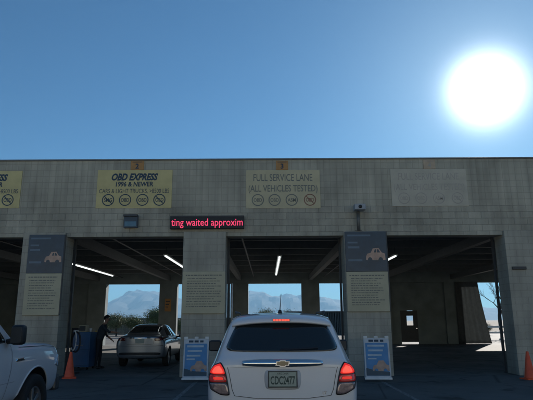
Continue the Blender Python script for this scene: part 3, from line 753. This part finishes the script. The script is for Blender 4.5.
for s in (-1,1):
    obj('side_window',ring_patch([(.62,1.08),(2.72,1.06),(2.45,1.40),(2.1,1.54),(1.2,1.56),(.75,1.50)],bv,'x',.005,sgn=s,rings=6),M_glass,suv,True)
    bm=bmesh.new(); tube(bm,[(s*.575,.80,1.640),(s*.59,.95,1.672),(s*.59,2.0,1.672),(s*.58,2.15,1.64)],[.008,.012,.012,.008],8); obj('roof_rail',bm,M_chrome if False else M_dkmetal,suv,True)
    mirror_(suv,s*.83,2.55,1.17,s,.20,.17,M_black)
    for wy in (.78,3.36): make_wheel(suv,s*.775,wy,.335,.215,s)
    obj('door_handle',ring_patch([(1.32,.93),(1.5,.93),(1.5,.965),(1.32,.965)],bv,'x',.02,sgn=s,rings=2),M_carwhite,suv,True)
    obj('headlight',ring_patch([(.45,.70),(.70,.74),(.70,.86),(.5,.80)] if s>0 else [(-.45,.70),(-.70,.74),(-.70,.86),(-.5,.80)],bv,'yf',.01,rings=4),M_head,suv,True)
obj('windscreen',ring_patch([(-.60,2.72),(.60,2.72),(.66,3.16),(-.66,3.16)],bv,'z',.005,rings=6),M_glass,suv,True)
obj('grille',ring_patch([(-.36,.5),(.36,.5),(.40,.72),(-.40,.72)],bv,'yf',.01,rings=4),M_black,suv,True)
bm=bmesh.new(); tube(bm,[(0,1.0,1.655),(0,.985,1.69)],[.03,.02],10); tube(bm,[(0,.985,1.69),(.015,.86,1.90)],[.006,.0035],6); obj('antenna',bm,M_black,suv,True)

# --- silver sedan in lane two
sed=thing('sedan','silver four-door sedan being tested inside the left open lane','car',(-4.42,18.75,0))
K=[(0,.42,.70,.76,.86,.66,1.00),(.03,.34,.78,.825,.90,.72,1.065),(.10,.30,.82,.865,.92,.72,1.095),(.35,.28,.84,.88,.93,.71,1.115),(.6,.26,.85,.885,.935,.66,1.15),(.9,.25,.85,.888,.94,.60,1.29),(1.25,.25,.85,.888,.94,.575,1.41),
   (1.7,.24,.85,.888,.94,.57,1.465),(2.3,.24,.85,.888,.93,.565,1.46),(2.7,.24,.85,.888,.93,.56,1.38),(3.1,.24,.85,.885,.92,.60,1.20),(3.45,.24,.85,.88,.91,.66,1.04),(3.9,.25,.84,.87,.86,.66,.97),(4.3,.27,.80,.83,.78,.6,.88),(4.5,.32,.7,.75,.66,.55,.76),(4.58,.38,.6,.66,.58,.5,.66)]
me,bv=body_mesh(K,.10,.34,(.95,3.62),.32,.88,M_silver)
obj('body',me,None,sed)
obj('rear_window',ring_patch([(-.60,1.165),(.60,1.165),(.51,1.385),(-.51,1.385)],bv,'y',.006,rings=8),M_glass,sed,True)
for s in (-1,1):
    P=[(.50,.90),(.80,.915),(.83,.97),(.80,1.02),(.50,1.0)]
    obj('taillight',ring_patch([(s*a,b) for a,b in P],bv,'y',.012,rings=5),M_reddim if False else M_redoff,sed,True)
    obj('side_window',ring_patch([(.98,1.0),(1.86,.99),(1.86,1.37),(1.45,1.36),(1.2,1.28)],bv,'x',.005,sgn=s,rings=5),M_glass,sed,True)
    obj('side_window',ring_patch([(1.93,.99),(2.98,.98),(2.75,1.22),(2.45,1.36),(1.93,1.38)],bv,'x',.005,sgn=s,rings=5),M_glass,sed,True)
    obj('window_trim',ring_patch([(.95,.972),(3.0,.955),(3.0,.975),(.95,.992)],bv,'x',.007,sgn=s,rings=2,rnd_c=False),M_chrome,sed,True)
    for yy in (1.25,2.2): obj('door_handle',ring_patch([(yy,.86),(yy+.17,.86),(yy+.17,.89),(yy,.89)],bv,'x',.02,sgn=s,rings=2),M_chrome,sed,True)
    seam('door_seam',[(1.90,.95),(1.90,.38)],bv,'x',sed,s); seam('door_seam',[(2.98,.92),(2.92,.38)],bv,'x',sed,s)
    mirror_(sed,s*.82,2.78,1.0,s,.16,.13,M_silver)
    for wy in (.95,3.62): make_wheel(sed,s*.775,wy,.32,.21,s,spokes=7)
    obj('headlight',ring_patch([(s*.42,.66),(s*.72,.70),(s*.74,.78),(s*.45,.75)],bv,'yf',.01,rings=4),M_head,sed,True)
obj('windscreen',ring_patch([(-.56,2.66),(.56,2.66),(.64,3.36),(-.64,3.36)],bv,'z',.005,rings=6),M_glass,sed,True)
obj('chrome_trim',ring_patch([(-.36,.985),(.36,.985),(.36,1.015),(-.36,1.015)],bv,'y',.012,rings=2,rnd_c=False),M_chrome,sed,True)
l_,_,_,_=bv.ray_cast(Vector((0,-3,.90)),Vector((0,1,0)))
pp=bx('licence_plate',(-.155,.155,l_.y-.02,l_.y-.008,.82,.97),M_plate,sed,.004)
seam('boot_seam',[(-.48,1.05),(-.48,.80),(-.35,.78),(.35,.78),(.48,.80),(.48,1.05)],bv,'y',sed)
obj('lower_bumper',ring_patch([(-.74,.43),(.74,.43),(.70,.52),(-.70,.52)],bv,'y',.01,rings=3),M_black,sed,True)
seam('bumper_seam',[(-.86,.74),(-.5,.73),(.5,.73),(.86,.74)],bv,'y',sed,wid=.012)

# --- white pickup at the left
TX,TY=-4.28,2.95
trk=thing('pickup_truck','white pickup truck nosing in from the left edge of the photo','truck',(TX,TY,0))
K=[(0,.62,.86,.96,1.26,.92,1.32),(.04,.55,.93,.99,1.28,.95,1.36),(.3,.50,.96,1.0,1.28,.95,1.37),(1.70,.48,.96,1.0,1.28,.95,1.37),(1.76,.48,.96,1.0,1.29,.74,1.72),(1.84,.48,.96,1.0,1.29,.80,1.90),(2.2,.48,.96,1.0,1.28,.81,1.94),(3.1,.48,.96,1.0,1.27,.81,1.94),(3.5,.48,.96,1.0,1.26,.80,1.86),
   (3.95,.48,.96,1.0,1.24,.84,1.62),(4.32,.48,.96,1.0,1.20,.89,1.335),(4.45,.48,.96,1.0,1.21,.92,1.29),(5.0,.48,.96,1.0,1.20,.92,1.275),(5.5,.48,.96,.995,1.18,.91,1.25),(5.74,.48,.95,.985,1.15,.90,1.22),(5.84,.48,.94,.975,1.11,.88,1.18),(5.89,.52,.91,.95,1.02,.84,1.10)]
me,bv=body_mesh(K,.03,.13,(1.15,4.86),.435,1.0,M_truckwhite)
obj('body',me,None,trk)
for s in (-1,1):
    obj('side_window',ring_patch([(3.02,1.30),(4.0,1.285),(3.78,1.52),(3.45,1.74),(3.02,1.79)],bv,'x',.006,sgn=s,rings=6),M_glass,trk,True)
    obj('side_window',ring_patch([(1.98,1.30),(2.92,1.30),(2.92,1.79),(2.02,1.78)],bv,'x',.006,sgn=s,rings=6),M_glass,trk,True)
    seam('door_seam',[(2.97,1.28),(2.97,.56)],bv,'x',trk,s); seam('door_seam',[(4.08,1.26),(4.06,.95),(3.98,.56)],bv,'x',trk,s)
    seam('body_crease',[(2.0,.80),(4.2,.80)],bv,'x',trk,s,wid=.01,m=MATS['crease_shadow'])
    seam('bonnet_seam',[(4.32,1.225),(5.1,1.21),(5.7,1.17)],bv,'x',trk,s,wid=.008)
    obj('door_handle',ring_patch([(3.12,1.06),(3.32,1.06),(3.32,1.10),(3.12,1.10)],bv,'x',.03,sgn=s,rings=2),M_chrome,trk,True)
    vent=obj('fender_badge',ring_patch([(4.16,1.045),(4.44,1.055),(4.40,1.09),(4.18,1.085)],bv,'x',.010,sgn=s,rings=3),M_chrome,trk,True)
    obj('badge_inset',ring_patch([(4.19,1.056),(4.40,1.062),(4.38,1.080),(4.20,1.076)],bv,'x',.014,sgn=s,rings=2),M_black,vent,True)
    obj('headlight',ring_patch([(5.50,.92),(5.64,.88),(5.73,.90),(5.73,1.04),(5.62,1.06),(5.56,1.0)],bv,'x',.012,sgn=s,rings=4),M_head,trk,True)
    obj('front_headlight',ring_patch([(s*.60,.88),(s*.90,.88),(s*.90,1.05),(s*.60,1.05)],bv,'yf',.012,rings=4),M_head,trk,True)
    # mirror
    bm=bmesh.new(); box(bm,-.085,.085,-.075,.075,-.125,.125,.045); bmesh.ops.translate(bm,verts=bm.verts[:],vec=(s*1.10,3.96,1.395)); mo=obj('mirror',bm,M_black,trk,True)
    bx('mirror_glass',(s*1.10-.065,s*1.10+.065,3.878,3.883,1.30,1.49),M_dkmetal,mo,.002)
    bm=bmesh.new(); tube(bm,[(s*.90,4.02,1.30),(s*1.08,3.99,1.34)],.035,8); obj('mirror_arm',bm,M_black,mo)
    for wy in (1.15,4.86): make_wheel(trk,s*.885,wy,.42,.26,s,spokes=6,rimr=.60)
    # arch lip
    bm=bmesh.new(); rr=.435+.082
    for k in range(0,1):
        pass
    pts=[]
    for k in range(19):
        a=math.pi*(-.06+1.12*k/18); y_=4.86+rr*math.cos(a); z_=.425+rr*math.sin(a)
        l2,_,_,_=bv.ray_cast(Vector((s*4,y_,z_)),Vector((-s,0,0)))
        if l2: pts.append(l2)
    tube(bm,pts,.014,6); obj('arch_lip',bm,M_truckwhite,trk,True)
    obj('taillight',ring_patch([(s*.82,.95),(s*.93,.95),(s*.93,1.25),(s*.82,1.25)],bv,'y',.01,rings=3),M_redoff,trk,True)
obj('windscreen',ring_patch([(-.70,3.62),(.70,3.62),(.80,4.24),(-.80,4.24)],bv,'z',.006,rings=8),M_glass,trk,True)
obj('grille',ring_patch([(-.52,.72),(.52,.72),(.55,1.06),(-.55,1.06)],bv,'yf',.02,rings=4),M_dkmetal,trk,True)
bm=bmesh.new(); box(bm,-.93,.93,5.76,5.94,.50,.74,.04); obj('front_bumper',bm,mat('bumper_dark',(.10,.105,.11),.4,metal=.5),trk)
bm=bmesh.new(); box(bm,-.95,.95,-.14,.06,.50,.70,.03); obj('rear_bumper',bm,M_chrome,trk)
bm=bmesh.new()
for x_ in (-.35,.30): tube(bm,[(x_,4.33,1.30),(x_+.25,4.26,1.33),(x_+.45,4.24,1.34)],.008,6)
obj('wiper',bm,M_black,trk)

# ------------------------------------------------------------------ test equipment at the left pillar
cab=thing('equipment_cabinet','tall blue test equipment cabinet behind the left traffic cone','cabinet',(-6.28,18.6,0),R(-6))
bx('body',(-.33,.33,-.3,.3,.08,1.22),M_bluecab,cab,.015)
bm=bmesh.new(); box(bm,-.31,.31,-.325,-.302,.14,.62,.008); obj('drawer',bm,M_bluecab,cab); 
bm=bmesh.new(); box(bm,-.31,.31,-.325,-.302,.65,.93,.008); d_=obj('drawer',bm,M_bluecab,cab); bx('handle',(-.12,.12,-.35,-.326,.78,.80),M_chrome,d_,.004)
mo=bx('monitor',(-.14,.13,-.22,-.02,1.222,1.45),mat('beige_plastic',(.42,.38,.27),.5),cab,.015); bx('monitor_screen',(-.115,.105,-.226,-.221,1.26,1.42),M_dkmetal,mo)
for x_,y_ in ((-.26,-.24),(.26,-.24),(-.26,.24),(.26,.24)):
    bm=bmesh.new(); lathe(bm,[(.001,-.02),(.04,-.02),(.04,.02),(.001,.02)],14,'x',(x_,y_,.04)); obj('caster',bm,M_black,cab)
t=tag(bx('paper_box',(-6.64,-6.44,18.42,18.62,1.2305,1.30),M_white,None,.006),'small white box lying on the left end of the blue cabinet','box')
bm=bmesh.new(); lathe(bm,[(.001,0),(.035,0),(.045,.12),(.001,.12)],16); t=obj('paper_cup',bm,M_white,smooth=True,loc=(-6.06,18.5,1.222)); tag(t,'white cup standing on the right end of the blue cabinet','cup')
hr=thing('hose_stand','black stand with a looped pale hose between cone and left pillar','hose reel',(-5.98,16.9,0))
bm=bmesh.new(); tube(bm,[(-.12,0,0),(-.12,0,1.35)],.03,8); obj('post',bm,M_black,hr)
bx('base',(-.32,.12,-.2,.2,0,.04),M_black,hr,.01)
bx('hook',(-.14,.08,-.05,.05,1.30,1.37),M_black,hr,.01)
bm=bmesh.new(); pts=[(-.05+.08*math.sin(a*1.0),-.06,1.30-.55*(1-math.cos(a))/2*1.1) for a in [k*math.pi/12*1.25 for k in range(13)]]; tube(bm,pts,.018,8); obj('hose',bm,M_white,hr,True)
bm=bmesh.new(); tube(bm,[(.02+.13*math.cos(k*math.pi/10),-.03,.95+.3*math.sin(k*math.pi/10)) for k in range(21)],.028,8,cap=False); obj('hose_coil',bm,M_black,hr,True)
yp_=thing('safety_post','slim yellow post standing between the blue cabinet and the person','post',(-6.66,21.0,0))
bm=bmesh.new(); lathe(bm,[(.001,0),(.035,0),(.035,1.2),(.02,1.23),(.001,1.23)],14); obj('pole',bm,M_yelpost,yp_,True); bx('base',(-.14,.14,-.14,.14,0,.03),M_black,yp_,.005)

# strip curtain pulled aside in the far right opening
p0=on_plane(478,296,DB-.35); p1=on_plane(492,345,DB-.35)
lx_=PX[7]+.1
bm=bmesh.new()
rows=14; rr_=[]
for j in range(rows+1):
    f=j/rows; z_=ZL*(1-f)+.02; xe=p0.x+(p1.x-p0.x)*(f**1.3); n=16
    rr_.append([bm.verts.new((lx_+(xe-lx_)*i/n, DB-.42+.05*math.sin(i*1.9+f), z_)) for i in range(n+1)])
for a,b in zip(rr_,rr_[1:]):
    for i in range(16): bm.faces.new((a[i],a[i+1],b[i+1],b[i]))
e_=bmesh.ops.solidify(bm,geom=bm.faces[:],thickness=.015)
tag(obj('door_curtain',bm,mat('dark_vinyl',(.13,.14,.14),.6),smooth=True),'dark curtain pulled aside in the far right rear opening','curtain')

# ------------------------------------------------------------------ person
def person(loc, rz):
    t=thing('person','person in dark clothes leaning to the boot of the silver sedan with one arm out','person',loc,rz)
    V=[];E=[];Rd=[]
    def v(p,r,par=None):
        V.append(p);Rd.append(r if isinstance(r,tuple) else (r,r))
        if par is not None: E.append((par,len(V)-1))
        return len(V)-1
    # faces +x; standing, torso leaning forward
    pel=v((0,0,.95),(.13,.16)); 
    ab=v((.03,0,1.08),(.115,.145),pel); ch=v((.09,0,1.26),(.125,.175),ab); sh=v((.13,0,1.40),(.09,.16),ch); nk=v((.17,0,1.49),.060,sh)
    h1=v((.20,0,1.57),(.07,.065),nk); h2=v((.225,0,1.64),(.098,.078),h1); h3=v((.23,0,1.71),(.08,.068),h2)
    for s in (-1,1):
        hp=v((0,s*.10,.90),.095,pel); kn=v((.03*s+.02,s*.12,.50),.06,hp); an=v((-.02+.04*s,s*.13,.09),.042,kn); he=v((.03+.04*s,s*.135,.045),(.045,.04),an); to=v((.17+.04*s,s*.15,.03),(.03,.042),he)
    def arm(s,el,wr,fin,base):
        shd=v((.13,s*.19,1.385),.056,sh); e=v(el,.043,shd); w=v(wr,.028,e); d=(Vector(wr)-Vector(el)).normalized()
        pm=Vector(wr)+d*.055; p_=v(tuple(pm),(.022,.036),w)
        side=Vector((0,0,1)).cross(d).normalized() if abs(d.z)<.9 else Vector((1,0,0))
        for k,(o,l) in enumerate(((-.03,.065),(-.010,.08),(.010,.075),(.03,.06))):
            a=pm+d*.035+side*o; r=v(tuple(a),.0095,p_); b=a+d*l*.55+Vector((0,0,-.008)); q=v(tuple(b),.0085,r); v(tuple(b+d*l*.4+Vector((0,0,-.018))),.0075,q)
        a=pm-d*.02+side*-.042; r=v(tuple(a),.011,p_); v(tuple(a+d*.045+side*-.02),.009,r)
    arm(-1,(.33,-.24,1.22),(.55,-.20,1.20),1,0)
    arm(1,(.16,.26,1.12),(.34,.22,.98),1,0)
    me=bpy.data.meshes.new('b'); me.from_pydata(V,E,[]); o=bpy.data.objects.new('b',me); COL.objects.link(o)
    md=o.modifiers.new('k','SKIN'); md.use_smooth_shade=True
    for i,r in enumerate(Rd): me.skin_vertices[0].data[i].radius=r
    me.skin_vertices[0].data[0].use_root=True
    md=o.modifiers.new('s','SUBSURF'); md.levels=2; md.render_levels=2
    bme=evaluated(o); bpy.data.objects.remove(o)
    skin=mat('skin',(.34,.20,.14),.55); shirt=mat('dark_shirt',(.025,.035,.045),.9,bump=.3,bscale=25); pants=mat('dark_trousers',(.018,.02,.026),.9); shoe=mat('black_shoes',(.012,.012,.012),.6)
    for m_ in (skin,shirt,pants,shoe): bme.materials.append(m_)
    for f in bme.polygons:
        c=f.center; f.use_smooth=True
        if c.z<.085: f.material_index=3
        elif c.z<.97 and c.x<.22 : f.material_index=2
        elif c.z>1.475: f.material_index=0
        elif c.x>.40 or (c.y>.1 and c.x>.25 and c.z<1.06): f.material_index=0
        else: f.material_index=1
    b=obj('body',bme,None,t)
    bm=bmesh.new(); bmesh.ops.create_uvsphere(bm,u_segments=20,v_segments=14,radius=1)
    for q in bm.verts:
        q.co=Vector((q.co.x*.112,q.co.y*.092,q.co.z*.105))
    bmesh.ops.delete(bm,geom=[q for q in bm.verts if q.co.z<-.03 and q.co.x>-.03 or q.co.z<.02 and q.co.x>.05 or q.co.z<-.085],context='VERTS')
    bmesh.ops.translate(bm,verts=bm.verts[:],vec=(.215,0,1.685)); obj('hair',bm,mat('dark_hair',(.015,.011,.009),.7),t,True)
    bm=bmesh.new(); 
    tb=[(.318,0,1.665),(.335,0,1.635),(.318,0,1.622)]; tube(bm,tb,[.008,.016,.008],8); obj('nose',bm,skin,t,True)
    for s in (-1,1):
        bm=bmesh.new(); bmesh.ops.create_uvsphere(bm,u_segments=10,v_segments=8,radius=.011); bmesh.ops.translate(bm,verts=bm.verts[:],vec=(.308,s*.032,1.665)); obj('eye',bm,M_black,t,True)
        bm=bmesh.new(); bmesh.ops.create_uvsphere(bm,u_segments=10,v_segments=8,radius=.03)
        for q in bm.verts: q.co=Vector((q.co.x*.6+.215,q.co.y*.35+s*.083,q.co.z+1.645))
        obj('ear',bm,skin,t,True)
    bx('mouth',(.300,.312,-.022,.022,1.592,1.600),mat('lips',(.22,.09,.07),.5),t,.002)
person((-5.78,18.62,0),R(8))

# ------------------------------------------------------------------ behind: wall, shed, trees, barrier
fw=thing('perimeter_wall','low tan block wall running behind the station','wall',(0,70,0))
bx('wall_face',(-45,2.0,-.1,.1,0,1.95),M_fence,fw); bx('wall_cap',(-45,2.0,-.13,.13,1.955,2.02),M_fence,fw)
sh=thing('storage_shed','long low grey metal shed seen through the right rear opening','shed',(9.5,64,0))
def corr(name,x0,x1,z0,z1,y,m,par):
    bm=bmesh.new(); n=int((x1-x0)/.1); a=[];b=[]
    for i in range(n+1):
        x=x0+(x1-x0)*i/n; yy=y-(.03 if i%4 in (1,2) else 0); a.append(bm.verts.new((x,yy,z0))); b.append(bm.verts.new((x,yy,z1)))
    for i in range(n): bm.faces.new((a[i],a[i+1],b[i+1],b[i]))
    bmesh.ops.solidify(bm,geom=bm.faces[:],thickness=.02)
    return obj(name,bm,m,par)
corr('wall',-7,7,0,2.55,0,mat('grey_cladding',(.22,.24,.24),.5,metal=.3),sh); bx('roof',(-7.2,7.2,-.25,6,2.555,2.68),M_coping,sh); bx('rear_wall',(-7,7,5.8,5.9,0,2.55),M_coping,sh)
def limb(bm,p,d,l,r,dep,rg,tips,spread=.6):
    q=p+d*l; tube(bm,[p,(p+q)/2+Vector((rg.uniform(-.04,.04),rg.uniform(-.04,.04),0))*l,q],[r,r*.82,r*.6],6 if dep>1 else 5,cap=True)
    if dep==0: tips.append(q); return
    for k in range(rg.choice((2,3,3))):
        nd=(d+Vector((rg.uniform(-1,1),rg.uniform(-1,1),rg.uniform(-.3,.7)))*spread).normalized(); limb(bm,q,nd,l*rg.uniform(.62,.85),r*.58,dep-1,rg,tips,spread)
def tree(x,y,h,seed,label,m=M_leaf,n=11000,bare=False,name='mesquite_tree'):
    rg=random.Random(seed); t=thing(name,label,'tree',(x,y,-.01),group='trees beyond the station')
    bm=bmesh.new(); tips=[]; 
    limb(bm,Vector((0,0,0)),Vector((rg.uniform(-.1,.1),0,1)).normalized(),h*(.24 if bare else .17),h*(.026 if bare else .035),6 if bare else 3,rg,tips,.62)
    obj('trunk',bm,M_bark,t)
    if bare: 
        return
    bm=bmesh.new()
    for i in range(n):
        c=rg.choice(tips); rad=h*.19
        p=c+Vector((rg.gauss(0,1),rg.gauss(0,1),rg.gauss(0,.7)))*rad*.6
        s=rg.uniform(.035,.075)*h/4; a=Vector((rg.uniform(-1,1),rg.uniform(-1,1),rg.uniform(-1,1))).normalized(); b=a.cross(Vector((rg.uniform(-1,1),rg.uniform(-1,1),rg.uniform(-1,1)))).normalized()
        bm.faces.new([bm.verts.new(p+v_) for v_ in (a*s,b*s*.5,-a*s,-b*s*.5)])
    obj('crown',bm,m,t)
def tx(px,Y): return (px-266.5)/F*Y*.985
tree(tx(118,60),60,4.0,1,'round olive tree at the left side of the left rear opening',M_leaf2)
tree(tx(133,62),62,3.5,2,'small bushy tree in the middle of the left rear opening',M_leaf)
tree(tx(157,58),58,4.7,3,'taller dark tree at the right side of the left rear opening',M_leaf)
tree(tx(108,66),66,4.0,8,'low pale bush-like tree at the far left of the left rear opening',M_leaf2)
tree(tx(181,60),60,2.9,4,'low green tree seen in the narrow gap left of the middle pillar',M_leaf)
tree(tx(265,85),85,5.3,5,'distant low tree left of the SUV antenna',M_leaf)
tree(tx(290,85),85,5.0,6,'distant low tree right of the SUV antenna',M_leaf)
tree(tx(497,48),48,6.2,21,'bare branching tree seen in the far right rear opening',bare=True,name='bare_tree')
tree(tx(483,56),56,1.8,31,'low dark bush in the far right rear opening',M_leaf,name='desert_bush')
tree(tx(222,70),70,3.2,9,'small tree hidden mostly behind the middle pillar',M_leaf2)
# white rail barrier
br=thing('barricade','white two-rail barricade in the far right rear opening','barrier',(tx(493,44),44,0))
for z_ in (.55,1.0): bx('rail',(-.9,.9,-.03,.03,z_-.08,z_+.08),M_white,br,.006)
for x_ in (-.75,.75):
    bm=bmesh.new(); tube(bm,[(x_,-.3,0),(x_,.05,1.12)],.025,6); tube(bm,[(x_,.4,0),(x_,.05,1.12)],.025,6); obj('leg',bm,M_dkmetal,br)

# ------------------------------------------------------------------ pale building added unseen behind the camera to bounce sun on the facade
M_bounce = mat('bounce_stucco', (.70,.68,.53), .9, var=.06, scale=1, bump=.2)
ob=thing('bounce_building','long pale building added unseen behind the camera to bounce sunlight','building',(0,-30,0))
bx('wall',(-60,60,-10,0,0,9.0),M_bounce,ob); bx('parapet',(-60.1,60.1,-10.1,.1,9.005,9.5),M_coping,ob)
for k in range(14):
    for z_ in (1.0,5.4):
        x_=-54+k*8.2; f_=bx('window',(x_-.9,x_+.9,.002,.05,z_,z_+1.5),M_coping,ob); bx('pane',(x_-.82,x_+.82,.052,.06,z_+.08,z_+1.42),M_glass,f_)
